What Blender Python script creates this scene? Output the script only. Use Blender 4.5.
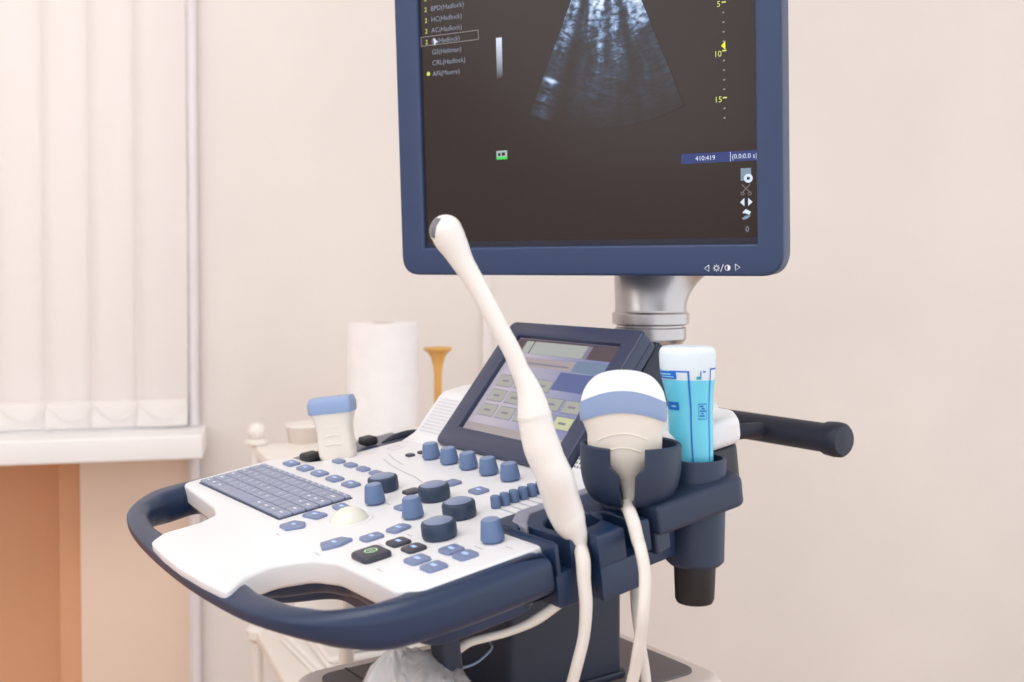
import bpy, bmesh, math, random
from mathutils import Vector, Matrix, noise
random.seed(4)
S = bpy.context.scene
R = math.radians
for o in list(bpy.data.objects): bpy.data.objects.remove(o)

# ------------------------------------------------------------------ camera, world, lights, exposure
CAMZ = 1.10
cam_d = bpy.data.cameras.new('camera'); cam = bpy.data.objects.new('camera', cam_d); S.collection.objects.link(cam)
cam_d.sensor_width = 36; cam_d.lens = 36 * 1100 / 1024; cam_d.shift_y = -45 / 1024
cam_d.clip_start = .05; cam_d.clip_end = 50
PITCH = math.atan(28 / 1100)
cam.location = (0, 0, CAMZ); cam.rotation_euler = (math.pi / 2 - PITCH, 0, 0)
cam_d.dof.use_dof = True; cam_d.dof.focus_distance = .98; cam_d.dof.aperture_fstop = 6.3
S.camera = cam
w = bpy.data.worlds.new('daylight'); S.world = w; w.use_nodes = True
bg = w.node_tree.nodes['Background']; bg.inputs[0].default_value = (.93, .96, 1, 1); bg.inputs[1].default_value = 1.2
S.view_settings.view_transform = 'Standard'; S.view_settings.look = 'None'
S.view_settings.exposure = .32; S.view_settings.gamma = 1; S.view_settings.use_curve_mapping = False

def area(name, loc, target, size, power, col):
    l = bpy.data.lights.new(name, 'AREA'); l.shape = 'RECTANGLE'; l.size, l.size_y = size; l.energy = power; l.color = col
    o = bpy.data.objects.new(name, l); S.collection.objects.link(o); o.location = loc
    o.rotation_euler = (Vector(target) - Vector(loc)).to_track_quat('-Z', 'Y').to_euler(); return o
area('ceiling_light', (-.5, .3, 2.62), (-.4, .3, 0), (1.3, .9), 14.5, (1, .985, .96))
area('left_fill_light', (-1.75, .1, 1.9), (.1, 1.1, .8), (1.5, 1.6), 10, (.93, .96, 1))  # added fill from the front left; no window stands there
area('daylight_behind_blind', (-1.45, 2.75, 1.75), (-1.1, 1.5, 1.3), (1.3, 1.6), 22, (.95, .97, 1))

# ------------------------------------------------------------------ materials
MATS = {}
def lin(c):
    return tuple(((x / 255) / 12.92 if x / 255 <= .04045 else ((x / 255 + .055) / 1.055) ** 2.4) for x in c)
def mat(name, rgb, rough=.5, metal=0, bump=0, bscale=300, emit=None, estr=1, spec=.5, sss=0, trans=0, coat=0, alpha=1, vary=.03, vscale=6, srgb=True):
    if name in MATS: return MATS[name]
    m = bpy.data.materials.new(name); m.use_nodes = True; nt = m.node_tree; b = nt.nodes['Principled BSDF']
    c = lin(rgb) if srgb else rgb
    tc = nt.nodes.new('ShaderNodeTexCoord'); nz = nt.nodes.new('ShaderNodeTexNoise'); nz.inputs['Scale'].default_value = vscale; nz.inputs['Detail'].default_value = 4
    nt.links.new(tc.outputs['Object'], nz.inputs['Vector'])
    rp = nt.nodes.new('ShaderNodeValToRGB')
    rp.color_ramp.elements[0].position = .3; rp.color_ramp.elements[1].position = .7
    rp.color_ramp.elements[0].color = (*[max(0, x * (1 - vary)) for x in c], 1); rp.color_ramp.elements[1].color = (*[min(1, x * (1 + vary)) for x in c], 1)
    nt.links.new(nz.outputs['Fac'], rp.inputs['Fac']); nt.links.new(rp.outputs['Color'], b.inputs['Base Color'])
    b.inputs['Roughness'].default_value = rough; b.inputs['Metallic'].default_value = metal
    b.inputs['Specular IOR Level'].default_value = spec; b.inputs['Coat Weight'].default_value = coat
    b.inputs['Transmission Weight'].default_value = trans; b.inputs['Alpha'].default_value = alpha
    if sss:
        b.inputs['Subsurface Weight'].default_value = sss; b.inputs['Subsurface Radius'].default_value = (.02, .02, .02); b.inputs['Subsurface Scale'].default_value = 1
    if bump:
        n2 = nt.nodes.new('ShaderNodeTexNoise'); n2.inputs['Scale'].default_value = bscale; n2.inputs['Detail'].default_value = 3
        nt.links.new(tc.outputs['Object'], n2.inputs['Vector'])
        bp = nt.nodes.new('ShaderNodeBump'); bp.inputs['Strength'].default_value = bump; bp.inputs['Distance'].default_value = .002
        nt.links.new(n2.outputs['Fac'], bp.inputs['Height']); nt.links.new(bp.outputs['Normal'], b.inputs['Normal'])
    if emit is not None:
        b.inputs['Emission Color'].default_value = (*lin(emit), 1); b.inputs['Emission Strength'].default_value = estr
    MATS[name] = m; return m

WHITE = mat('white_plastic', (229, 230, 234), .38, bump=.05, bscale=900, vary=.01)
SHELL = mat('shell_side_grey', (214, 205, 202), .5, vary=.01)
NAVY = mat('navy_plastic', (28, 48, 80), .36, bump=.12, bscale=1400, vary=.04)
NAVY2 = mat('navy_bezel', (40, 60, 97), .42, bump=.12, bscale=1400, vary=.03)
SLATE = mat('slate_bezel', (50, 58, 86), .36, bump=.12, bscale=1400, vary=.03)
DARKNAVY = mat('dark_navy_plastic', (28, 36, 56), .5, vary=.04)
HOLDER = mat('holder_rubber', (36, 50, 76), .5, bump=.1, bscale=900, vary=.03)
BLACK = mat('black_rubber', (28, 28, 32), .5)
CHAR = mat('charcoal_plastic', (46, 48, 58), .5, bump=.1, bscale=900)
KEY = mat('key_grey', (146, 154, 178), .5, vary=.02)
KEYGAP = mat('key_gap', (70, 76, 98), .6)
BTN = mat('button_blue', (118, 132, 168), .38, vary=.03)
BTND = mat('button_dark', (54, 56, 70), .38, vary=.03)
KNOB = mat('knob_blue', (98, 120, 160), .5, bump=.1, bscale=1200)
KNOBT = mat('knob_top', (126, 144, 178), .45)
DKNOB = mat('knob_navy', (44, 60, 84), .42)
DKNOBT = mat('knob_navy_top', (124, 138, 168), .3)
GLOW = mat('button_glow', (160, 185, 240), .5, emit=(150, 180, 245), estr=.35)
LEG = mat('white_legend', (232, 236, 245), .5)
GREENL = mat('green_legend', (190, 230, 190), .5, emit=(170, 225, 180), estr=.5)
BALL = mat('trackball_cream', (226, 225, 214), .22, sss=.05)
INK = mat('panel_ink', (176, 180, 190), .6)
STEEL = mat('brushed_silver', (186, 182, 182), .3, metal=.85, vary=.05)
PROBE = mat('probe_cream', (234, 226, 216), .42, sss=.05, vary=.015)
PROBEW = mat('probe_white', (236, 233, 230), .35, sss=.05, vary=.01)
LENS = mat('lens_white', (238, 243, 250), .3)
PBLUE = mat('probe_blue', (142, 163, 202), .42, vary=.02)
CABLE = mat('cable_white', (226, 220, 214), .5, vary=.03, vscale=60)
TIP = mat('tip_grey', (122, 122, 132), .15, metal=.3)
FROST = mat('frosted_plastic', (222, 234, 244), .3, sss=.15)
GEL = mat('blue_gel', (108, 210, 238), .22, sss=.03, vary=.04, vscale=30)
LBLUE = mat('label_blue', (22, 110, 206), .5)
LPALE = mat('label_pale', (150, 214, 238), .5)
WPLAST = mat('trolley_white', (236, 230, 224), .4)
PAPER = mat('tissue_paper', (236, 232, 232), .9, bump=.6, bscale=120, vary=.02, vscale=40)
TOWEL = mat('folded_white_cloth', (238, 234, 230), .95, bump=.4, bscale=300)
CUPM = mat('cup_plastic', (238, 222, 210), .4, sss=.3)
WOOD = mat('yellow_wood', (214, 160, 86), .45, vary=.12, vscale=20)
SLOTG = mat('holder_grey', (112, 114, 126), .5)

def wall_mat(name, rgb, vary=.04):
    return mat(name, rgb, .92, bump=.15, bscale=60, vary=vary, vscale=2.2)
WALL = wall_mat('painted_wall', (228, 221, 216))
NICHE = wall_mat('niche_bounce_tint', (224, 172, 134))  # warm bounce light of the shaded recess put into the wall colour
UNDER = wall_mat('under_sill_bounce_tint', (232, 210, 192))  # warm bounced light below the sill put into the wall colour
FLOORM = mat('floor_wood', (196, 160, 132), .4, vary=.12, vscale=9)
SILLM = mat('sill_white', (240, 238, 238), .35)
BLINDM = bpy.data.materials.new('blind_fabric'); BLINDM.use_nodes = True
def _blind():
    nt = BLINDM.node_tree; b = nt.nodes['Principled BSDF']; b.inputs['Base Color'].default_value = (*lin((247, 241, 238)), 1); b.inputs['Roughness'].default_value = .9
    out = nt.nodes['Material Output']; tr = nt.nodes.new('ShaderNodeBsdfTranslucent'); tr.inputs[0].default_value = (*lin((244, 239, 237)), 1)
    mx = nt.nodes.new('ShaderNodeMixShader'); mx.inputs[0].default_value = .35
    nt.links.new(b.outputs[0], mx.inputs[1]); nt.links.new(tr.outputs[0], mx.inputs[2]); nt.links.new(mx.outputs[0], out.inputs[0])
    tc = nt.nodes.new('ShaderNodeTexCoord'); wv = nt.nodes.new('ShaderNodeTexNoise'); wv.inputs['Scale'].default_value = 300
    bp = nt.nodes.new('ShaderNodeBump'); bp.inputs['Strength'].default_value = .2
    nt.links.new(tc.outputs['Object'], wv.inputs['Vector']); nt.links.new(wv.outputs['Fac'], bp.inputs['Height']); nt.links.new(bp.outputs[0], b.inputs['Normal'])
_blind()
GLASS = bpy.data.materials.new('window_glass'); GLASS.use_nodes = True
_g = GLASS.node_tree.nodes['Principled BSDF']; _g.inputs['Transmission Weight'].default_value = 1; _g.inputs['Roughness'].default_value = 0; _g.inputs['IOR'].default_value = 1.45
def emis(name, rgb, s=1, base=(10, 10, 12), rough=.35):
    return mat(name, base, rough, emit=rgb, estr=s, spec=.3)
SCR = emis('screen_dark', (42, 31, 28), .9, (10, 8, 8), .22)
SCRB = emis('screen_bar_blue', (44, 56, 110), 1)
SCRW = emis('screen_text', (128, 132, 148), 1)
SCRBR = emis('screen_text_bright', (200, 212, 232), 1)
SCRY = emis('screen_yellow', (200, 210, 110), 1)
SCRYT = emis('screen_yellow_bright', (235, 235, 40), 1)
SCRG = emis('screen_green', (60, 200, 80), 1)
SCRLINE = emis('screen_outline', (150, 140, 140), .8)

# ------------------------------------------------------------------ mesh helpers
def from_bm(bm, name='m'):
    me = bpy.data.meshes.new(name); bmesh.ops.recalc_face_normals(bm, faces=bm.faces); bm.to_mesh(me); bm.free(); return me
def smooth(me, ang=35):
    bm = bmesh.new(); bm.from_mesh(me)
    for f in bm.faces: f.smooth = True
    for e in bm.edges:
        e.smooth = not (len(e.link_faces) == 2 and e.calc_face_angle(0) > R(ang))
    bm.to_mesh(me); bm.free(); return me
def fillet(pts, r, seg=6):
    """round the corners of a closed polygon; r is one radius or a list"""
    n = len(pts); out = []
    for i in range(n):
        p0, p, p1 = Vector(pts[i - 1]), Vector(pts[i]), Vector(pts[(i + 1) % n])
        rr = r[i] if isinstance(r, (list, tuple)) else r
        a = (p0 - p); b = (p1 - p); la, lb = a.length, b.length
        if rr <= 0 or la < 1e-6 or lb < 1e-6: out.append(tuple(p)); continue
        a /= la; b /= lb; ang = a.angle(b)
        if ang > 3.1: out.append(tuple(p)); continue
        d = min(rr / math.tan(ang / 2), la * .49, lb * .49); s = p + a * d; e = p + b * d
        for k in range(seg + 1):
            t = k / seg; q = s * (1 - t) ** 2 + p * 2 * t * (1 - t) + e * t * t; out.append((q.x, q.y))
    return out
def catmull(pts, n=6, closed=True):
    out = []; m = len(pts); P = [Vector(p) for p in pts]
    rng = range(m) if closed else range(m - 1)
    for i in rng:
        if closed: a, b, c, d = P[i - 1], P[i], P[(i + 1) % m], P[(i + 2) % m]
        else: a, b, c, d = P[max(i - 1, 0)], P[i], P[i + 1], P[min(i + 2, m - 1)]
        for k in range(n):
            t = k / n
            out.append(.5 * ((2 * b) + (c - a) * t + (2 * a - 5 * b + 4 * c - d) * t * t + (3 * b - a - 3 * c + d) * t ** 3))
    if not closed: out.append(P[-1])
    return out
def rrect(w, h, r, cx=0, cy=0, seg=5):
    return fillet([(cx - w / 2, cy - h / 2), (cx + w / 2, cy - h / 2), (cx + w / 2, cy + h / 2), (cx - w / 2, cy + h / 2)], r, seg)
def prism(outlines, z0, z1, bev=0., res=3):
    """extrude 2-D outlines (holes allowed) between z0 and z1 with rounded edges, outline size kept"""
    cu = bpy.data.curves.new('c', 'CURVE'); cu.dimensions = '2D'; cu.fill_mode = 'BOTH'
    for pts in outlines:
        s = cu.splines.new('POLY'); s.points.add(len(pts) - 1); s.use_cyclic_u = True
        for i, p in enumerate(pts): s.points[i].co = (p[0], p[1], 0, 1)
    cu.extrude = max((z1 - z0) / 2 - bev, 1e-5); cu.bevel_depth = bev; cu.bevel_resolution = res; cu.offset = -bev
    o = bpy.data.objects.new('c', cu); S.collection.objects.link(o)
    dg = bpy.context.evaluated_depsgraph_get(); me = bpy.data.meshes.new_from_object(o.evaluated_get(dg))
    bpy.data.objects.remove(o); bpy.data.curves.remove(cu)
    me.transform(Matrix.Translation((0, 0, (z0 + z1) / 2)))
    bm = bmesh.new(); bm.from_mesh(me); bmesh.ops.remove_doubles(bm, verts=bm.verts, dist=1e-6); bmesh.ops.recalc_face_normals(bm, faces=bm.faces); bm.to_mesh(me); bm.free()
    me.materials.clear(); return smooth(me)
def lathe(prof, seg=32, ax=1., ay=1.):
    bm = bmesh.new(); rings = []
    for r, z in prof:
        rings.append([bm.verts.new((r * ax * math.cos(2 * math.pi * i / seg), r * ay * math.sin(2 * math.pi * i / seg), z)) for i in range(seg)])
    for a, b in zip(rings, rings[1:]):
        for i in range(seg): bm.faces.new((a[i], a[(i + 1) % seg], b[(i + 1) % seg], b[i]))
    bm.faces.new(rings[0][::-1]); bm.faces.new(rings[-1])
    bmesh.ops.remove_doubles(bm, verts=bm.verts, dist=1e-7); return smooth(from_bm(bm))
def sweep(pts, rad, seg=12, ctrl=6, ell=None, caps=True):
    """tube through control points; rad is one radius or a list"""
    P = [Vector(p) for p in pts]; rr = rad if isinstance(rad, (list, tuple)) else [rad] * len(P)
    Q = catmull([(*p, r) for p, r in zip(P, rr)], ctrl, False) if ctrl > 1 else None
    if Q: Q = [Vector(q) for q in Q]; P = [Vector(q[:3]) for q in Q]; rr = [q[3] for q in Q]
    bm = bmesh.new(); rings = []; up = None
    for i, p in enumerate(P):
        t = (P[min(i + 1, len(P) - 1)] - P[max(i - 1, 0)]).normalized()
        if up is None: up = t.orthogonal().normalized() if abs(t.z) > .95 else Vector((0, 0, 1)).cross(t).cross(t).normalized()
        up = (up - t * up.dot(t)).normalized(); sd = t.cross(up); e = ell or 1
        rings.append([bm.verts.new(p + (up * math.cos(2 * math.pi * k / seg) + sd * e * math.sin(2 * math.pi * k / seg)) * rr[i]) for k in range(seg)])
    for a, b in zip(rings, rings[1:]):
        for i in range(seg): bm.faces.new((a[i], a[(i + 1) % seg], b[(i + 1) % seg], b[i]))
    if caps: bm.faces.new(rings[0][::-1]); bm.faces.new(rings[-1])
    return smooth(from_bm(bm), 50)
def loft(secs, seg=40, caps=(True, True)):
    """secs: (x, y, z, half_width, half_thick, exponent, sag): superellipse sections, z drops by sag*x^2"""
    bm = bmesh.new(); rings = []
    for x, y, z, a, b, e, c in secs:
        ring = []
        for i in range(seg):
            t = 2 * math.pi * i / seg; ct, st = math.cos(t), math.sin(t)
            px = a * math.copysign(abs(ct) ** (2 / e), ct); py = b * math.copysign(abs(st) ** (2 / e), st)
            ring.append(bm.verts.new((x + px, y + py, z - c * px * px)))
        rings.append(ring)
    for p, q in zip(rings, rings[1:]):
        for i in range(seg): bm.faces.new((p[i], p[(i + 1) % seg], q[(i + 1) % seg], q[i]))
    for k, ring in ((0, rings[0][::-1]), (1, rings[-1])):
        if caps[k]:
            c = bm.verts.new(sum((v.co for v in ring), Vector()) / seg)
            if secs[0 if k == 0 else -1][6]: 
                s = secs[0 if k == 0 else -1]; c.co = Vector((s[0], s[1], s[2]))
                # ribs across the section keep the arc
            for i in range(seg):
                try: bm.faces.new((ring[i], ring[(i + 1) % seg], c))
                except ValueError: pass
    return smooth(from_bm(bm), 40)
def densify(secs, n=5):
    out = []
    for q in catmull([tuple(s) for s in secs], n, False) if False else _cat7(secs, n): out.append(q)
    return out
def _cat7(secs, n):
    m = len(secs); out = []
    for i in range(m - 1):
        a, b, c, d = secs[max(i - 1, 0)], secs[i], secs[i + 1], secs[min(i + 2, m - 1)]
        for k in range(n):
            t = k / n
            out.append(tuple(.5 * (2 * b[j] + (c[j] - a[j]) * t + (2 * a[j] - 5 * b[j] + 4 * c[j] - d[j]) * t * t + (3 * b[j] - a[j] - 3 * c[j] + d[j]) * t ** 3) for j in range(7)))
    out.append(tuple(secs[-1])); return out
def box(x0, x1, y0, y1, z0, z1, bev=0, rad=0):
    return prism([fillet([(x0, y0), (x1, y0), (x1, y1), (x0, y1)], rad) if rad else [(x0, y0), (x1, y0), (x1, y1), (x0, y1)]], z0, z1, bev)
def moved(me, M): me = me.copy(); me.transform(M); return me
def join(parts):
    """parts: (mesh, material) -> one mesh with material slots"""
    bm = bmesh.new(); mats = []
    for me, m in parts:
        if m not in mats: mats.append(m)
        n0 = len(bm.faces); bm.from_mesh(me); bm.faces.ensure_lookup_table()
        for f in bm.faces[n0:]: f.material_index = mats.index(m)
    out = bpy.data.meshes.new('j'); bm.to_mesh(out); bm.free()
    for m in mats: out.materials.append(m)
    return out
def text_mesh(s, size, depth=0., align='LEFT'):
    cu = bpy.data.curves.new('t', 'FONT'); cu.body = s; cu.size = size; cu.extrude = depth; cu.align_x = align; cu.resolution_u = 3
    o = bpy.data.objects.new('t', cu); S.collection.objects.link(o)
    me = bpy.data.meshes.new_from_object(o.evaluated_get(bpy.context.evaluated_depsgraph_get()))
    bpy.data.objects.remove(o); bpy.data.curves.remove(cu); me.materials.clear(); return me
def flat(poly, z=0.):
    bm = bmesh.new(); bm.faces.new([bm.verts.new((x, y, z)) for x, y in poly]); me = bpy.data.meshes.new('f'); bm.to_mesh(me); bm.free(); return me
def T(x, y, z): return Matrix.Translation((x, y, z))
def RZ(a): return Matrix.Rotation(a, 4, 'Z')
def axes(O, x, y, z): 
    M = Matrix.Identity(4)
    for i, a in enumerate((x, y, z)):
        for j in range(3): M[j][i] = a[j]
    for j in range(3): M[j][3] = O[j]
    return M

WM = {}
def empty(name, loc, label=None, cat=None, group=None, kind=None, rz=0, M=None):
    o = bpy.data.objects.new(name, None); o.empty_display_size = .05; S.collection.objects.link(o)
    o.matrix_world = M if M is not None else T(*loc) @ RZ(rz); WM[o.name] = o.matrix_world.copy(); tag(o, label, cat, group, kind); return o
def tag(o, label=None, cat=None, group=None, kind=None):
    for k, v_ in (('label', label), ('category', cat), ('group', group), ('kind', kind)):
        if v_: o[k] = v_
    return o
def part(name, me, m, parent=None, M=None, label=None):
    if m is not None: me.materials.clear(); me.materials.append(m)
    me.name = name; o = bpy.data.objects.new(name, me); S.collection.objects.link(o); M = M or Matrix.Identity(4)
    if parent is not None:
        o.parent = parent; o.matrix_basis = WM[parent.name].inverted() @ M
    else: o.matrix_basis = M
    WM[o.name] = M.copy()
    if label: o['label'] = label
    return o

# ------------------------------------------------------------------ the room
# the window wall runs 12.5 degrees away from the camera's plane
WA = R(12.5); Wd = Vector((math.cos(WA), math.sin(WA), 0)); Wn = Vector((math.sin(WA), -math.cos(WA), 0))  # Wn points into the room
W0 = Vector((-.603, 2.04, 0))          # the point of the wall by the riser pipe
WM_wall = axes(W0, Wd, -Wn, Vector((0, 0, 1)))       # x along the wall, y into the wall, z up
def struct(name, me, m, M=None, parent=None):
    o = part(name, me, m, parent, M)
    if parent is None: o['kind'] = 'structure'
    return o
def raw_box(x0, x1, y0, y1, z0, z1):
    bm = bmesh.new(); bmesh.ops.create_cube(bm, size=1, matrix=T((x0 + x1) / 2, (y0 + y1) / 2, (z0 + z1) / 2) @ Matrix.Diagonal((x1 - x0, y1 - y0, z1 - z0, 1)))
    return from_bm(bm)
def boxes(L): return join([(raw_box(*b), WALL) for b in L])
SZ = .808
struct('floor', raw_box(-2.6, 2.6, -2.2, 3.4, -.1, 0), FLOORM)
struct('ceiling', raw_box(-2.6, 2.6, -2.2, 3.4, 2.7, 2.8), mat('ceiling_paint', (240, 238, 234), .9))
struct('wall_back', boxes([(0.02, 3.0, 0, .2, 0, 2.7), (-.19, .02, 0, .2, 2.45, 2.7), (-1.5, -.19, 0, .2, 2.45, 2.7), (-2.0, -1.5, 0, .2, 0, 2.7)]), None, WM_wall)
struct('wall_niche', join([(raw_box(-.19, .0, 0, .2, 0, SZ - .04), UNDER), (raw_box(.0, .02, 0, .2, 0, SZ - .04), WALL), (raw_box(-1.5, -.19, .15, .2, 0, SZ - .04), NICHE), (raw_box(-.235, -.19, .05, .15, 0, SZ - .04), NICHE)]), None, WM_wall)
struct('wall_left', raw_box(-2.1, -2.0, -2.2, 3.0, 0, 2.7), WALL)
win = empty('window_1', (0, 0, 0), kind='structure', M=WM_wall)
struct('window_frame', join([(raw_box(-1.5, .02, .1, .16, SZ, SZ + .06), SILLM), (raw_box(-1.5, .02, .1, .16, 2.39, 2.45), SILLM), (raw_box(-.06, .02, .1, .16, SZ, 2.45), SILLM), (raw_box(-1.5, -1.44, .1, .16, SZ, 2.45), SILLM), (raw_box(-.78, -.72, .1, .16, SZ, 2.45), SILLM)]), None, WM_wall, win)
struct('window_pane', raw_box(-1.46, -.04, .125, .13, SZ + .05, 2.4), GLASS, WM_wall, win)
# sill shelf: protrudes from the wall
struct('window_sill', prism([fillet([(-1.5, -.135), (.034, -.135), (.034, .0), (.02, .0), (.02, .2), (-1.5, .2)], [0, .006, .004, 0, 0, 0])], SZ - .042, SZ, .004), SILLM, WM_wall, win)
PIPE = mat('painted_pipe', (226, 220, 224), .4)
struct('trim_1', sweep([(0.012, -.016, 0), (0.012, -.016, SZ - .043)], .0095, 16, 1), PIPE, WM_wall)
struct('trim_2', sweep([(0.012, -.016, SZ + .001), (0.012, -.016, 2.7)], .0095, 16, 1), PIPE, WM_wall)
# slim cable trunking further along the wall
struct('trim_3', raw_box(.5575, .5745, -.008, 0, .1, 2.7), mat('trunking_white', (232, 226, 224), .5), WM_wall)
struct('baseboard_back', raw_box(.03, 3.0, -.016, 0, 0, .09), SILLM, WM_wall)

# vertical blind
bl = empty('vertical_blind', (0, 0, 0), 'white fabric vertical blind hanging down to the window sill', 'blind', M=WM_wall @ T(-.35, -.03, SZ + .01))
slat_w = .089; xs = [-.042 - i * .078 for i in range(16)]
part('headrail', raw_box(-1.3, .0, -.05, -.01, 2.40, 2.44), SILLM, bl, WM_wall)
for i, x in enumerate(xs):
    tilt = R(7 + random.uniform(-3, 3))
    M = WM_wall @ T(x, -.034, SZ + .004) @ RZ(tilt)
    bm = bmesh.new(); n = 6; H = 1.6
    for k in range(n):
        a, b = (k / n - .5) * slat_w, ((k + 1) / n - .5) * slat_w
        ya, yb = [.004 * (4 * (q / slat_w) ** 2 - 1) for q in (a, b)]
        bm.faces.new([bm.verts.new(p) for p in ((a, ya, 0), (b, yb, 0), (b, yb, H), (a, ya, H))])
    bmesh.ops.remove_doubles(bm, verts=bm.verts, dist=1e-6)
    me = from_bm(bm)
    bm = bmesh.new(); bm.from_mesh(me); bmesh.ops.solidify(bm, geom=bm.faces, thickness=.0006); me2 = from_bm(bm)
    sl = part('slat', smooth(me2), BLINDM, bl, M)
    part('bottom_weight', prism([rrect(slat_w - .002, .004, .001)], .0, .048, .0004), mat('weight_pocket', (236, 230, 227), .8), sl, M @ T(0, -.0035, .001))
chain_pts = []
for i in range(len(xs) - 1):
    a, b = xs[i], xs[i + 1]
    for k in range(8):
        t = k / 8; chain_pts.append((a + (b - a) * t + .039, -.0445, SZ + .004 + .042 - .026 * 4 * t * (1 - t)))
part('bead_chain', sweep(chain_pts, .0011, 6, 1), WPLAST, bl, WM_wall)

# ------------------------------------------------------------------ ultrasound machine: frame K on the control panel
PSI, TAU = -0.95653, 0.14379
KO = Vector((-.3163, 1.1081, .8825))
ku = Vector((math.cos(PSI), math.sin(PSI), 0)); kh = Vector((-math.sin(PSI), math.cos(PSI), 0)); kz = Vector((0, 0, 1))
kv = kh * math.cos(TAU) + kz * math.sin(TAU); kn = ku.cross(kv)
K = axes(KO, ku, kv, kn)                       # x = along the keyboard, y = away from the operator, z = out of the panel
KH = axes(Vector((KO.x, KO.y, 0)), ku, kh, kz)  # same heading, level, from the floor
def kp(u_, v_, n_=0): return K @ Vector((u_, v_, n_))
# profile prism: outline in (v, n), extruded along u
def kprofile(pts, u0, u1, bev=0.): 
    me = prism([pts], u0, u1, bev); me.transform(Matrix(((0, 0, 1, 0), (1, 0, 0, 0), (0, 1, 0, 0), (0, 0, 0, 1)))); return me

base = KH @ Vector((.21, .24, 0))
mach = empty('ultrasound_machine', base, 'white and navy ultrasound machine with a raised keyboard console and a large dark monitor', 'ultrasound machine', rz=PSI)

# white top shell
shell = [(-.018, -.012), (.098, -.022), (.128, -.030), (.139, -.050), (.139, -.082), (.156, -.098), (.200, -.1020), (.245, -.1035), (.290, -.1020), (.335, -.0985), (.313, -.076), (.306, -.052), (.319, -.027), (.345, -.016), (.40, -.0155), (.432, -.016), (.447, -.003),
         (.447, .103), (.395, .110), (.379, .126), (.377, .205), (.377, .235), (.05, .235), (.044, .205), (.042, .120), (.030, .107), (-.006, .106), (-.022, .090)]
sr = [.012, .03, .02, .01, .012, .02, .04, .04, .04, .006, .02, .02, .02, .03, .03, .012, .012, .004, .012, .012, .01, 0, 0, .01, .012, .01, .012, .012]
sh = fillet(shell, sr)
sm_ = prism([sh], -.0200, 0, .0035, 4)
for v_ in sm_.vertices:
    f = max(0., min(1., (v_.co.y + .1) / .035)); f = .38 + .62 * f * f * (3 - 2 * f)
    v_.co.z *= f
part('top_shell', sm_, WHITE, mach, K)
# navy body with the two handle openings
outer = [(-.036, .0), (-.037, -.028), (-.031, -.046), (-.015, -.063), (.009, -.0775), (.044, -.087), (.12, -.098), (.245, -.1045), (.34, -.1005), (.378, -.094), (.413, -.081), (.440, -.057), (.456, -.027), (.462, .01), (.463, .06), (.463, .0975), (.402, .099), (.40, .33), (.02, .33), (.02, .11), (-.03, .10)]
def chaikin(P, it=3):
    for _ in range(it):
        Q = [P[0]]
        for a, b in zip(P, P[1:]): Q += [(a[0] * .75 + b[0] * .25, a[1] * .75 + b[1] * .25), (a[0] * .25 + b[0] * .75, a[1] * .25 + b[1] * .75)]
        P = Q + [P[-1]]
    return P
oo = chaikin(outer[:15]) + fillet([outer[14]] + outer[15:] + [outer[0]], [0, .004, .001, .01, .01, .01, .01, 0])[1:-1] if True else fillet(outer, [.02, .03, .03, .03, .03, .04, .06, .1, .05, .05, .05, .05, .05, .05, .02, .004, .001, .01, .01, .01, .01])
hr = fillet([(.338, -.0765), (.385, -.069), (.415, -.056), (.430, -.036), (.432, -.012), (.345, -.0085), (.310, -.020), (.297, -.052), (.308, -.0745)], [.006, .03, .022, .02, .006, .02, .02, .02, .01])
hl = fillet([(.140, -.0765), (.092, -.0755), (.046, -.0675), (.018, -.056), (.001, -.036), (-.006, -.006), (.097, -.0145), (.136, -.022), (.149, -.050)], [.008, .03, .03, .02, .02, .005, .03, .015, .015])
cb_ = prism([oo, hr, hl], -.034, -.0018, .0105, 6)
for v_ in cb_.vertices:      # the console is a wedge: slim along the front edge, deep towards the back
    f = max(0., min(1., (v_.co.y + .104) / .075)); f = .42 + .58 * f * f * (3 - 2 * f); v_.co.z = -.0018 - .0022 * (1 - f) / .58 + (v_.co.z + .0018) * f
part('console_body', cb_, NAVY, mach, K)
tray = fillet([(-.01, .02), (.16, -.04), (.27, -.04), (.30, .0), (.40, -.004), (.442, .0), (.447, .03), (.447, .09), (.40, .11), (.40, .26), (.03, .32), (.03, .1), (-.01, .09)], .03)
part('under_tray', prism([tray], -.046, -.026, .004), NAVY, mach, K)

# right-hand strip with cable slots
def slot_strip(mirror):
    cu_, cv, rr = .434, .139, .021
    hole = [(cu_ + rr * math.cos(a), cv + rr * math.sin(a)) for a in [R(-48 - 344 * k / 22) for k in range(23)]]
    top = [(.379, .0985), (.464, .0985), (.464, .1015), (.415, .1015), (.408, .107), (.415, .1125), (.464, .1125), (.466, .1185)] + hole + \
          [(.478, .1270), (.478, .1525), (.438, .158), (.430, .164), (.438, .170), (.478, .165), (.479, .1765), (.445, .183), (.445, .235), (.379, .235)]
    low = [(.379, .0985), (.462, .0985), (.464, .1185)] + hole + [(.478, .1270), (.478, .172), (.452, .178), (.452, .235), (.379, .235)]
    if mirror: top, low = [[(max(-.024 - i_ * 1e-5, .423 - a), b) for i_, (a, b) in enumerate(L)] for L in (top, low)]
    return low, top
low, top = slot_strip(False)
part('slot_holder', join([(prism([low], -.044, -.018, .0015), NAVY), (prism([top], -.020, .0055, .0024), NAVY)]), None, mach, K, 'navy slotted probe holder on the right edge')
low, top = slot_strip(True)
part('slot_holder', join([(prism([low], -.044, -.018, .0015), SLOTG), (prism([top], -.0195, -.005, .0010), SLOTG)]), None, mach, K, 'grey slotted probe holder on the left edge')
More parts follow.
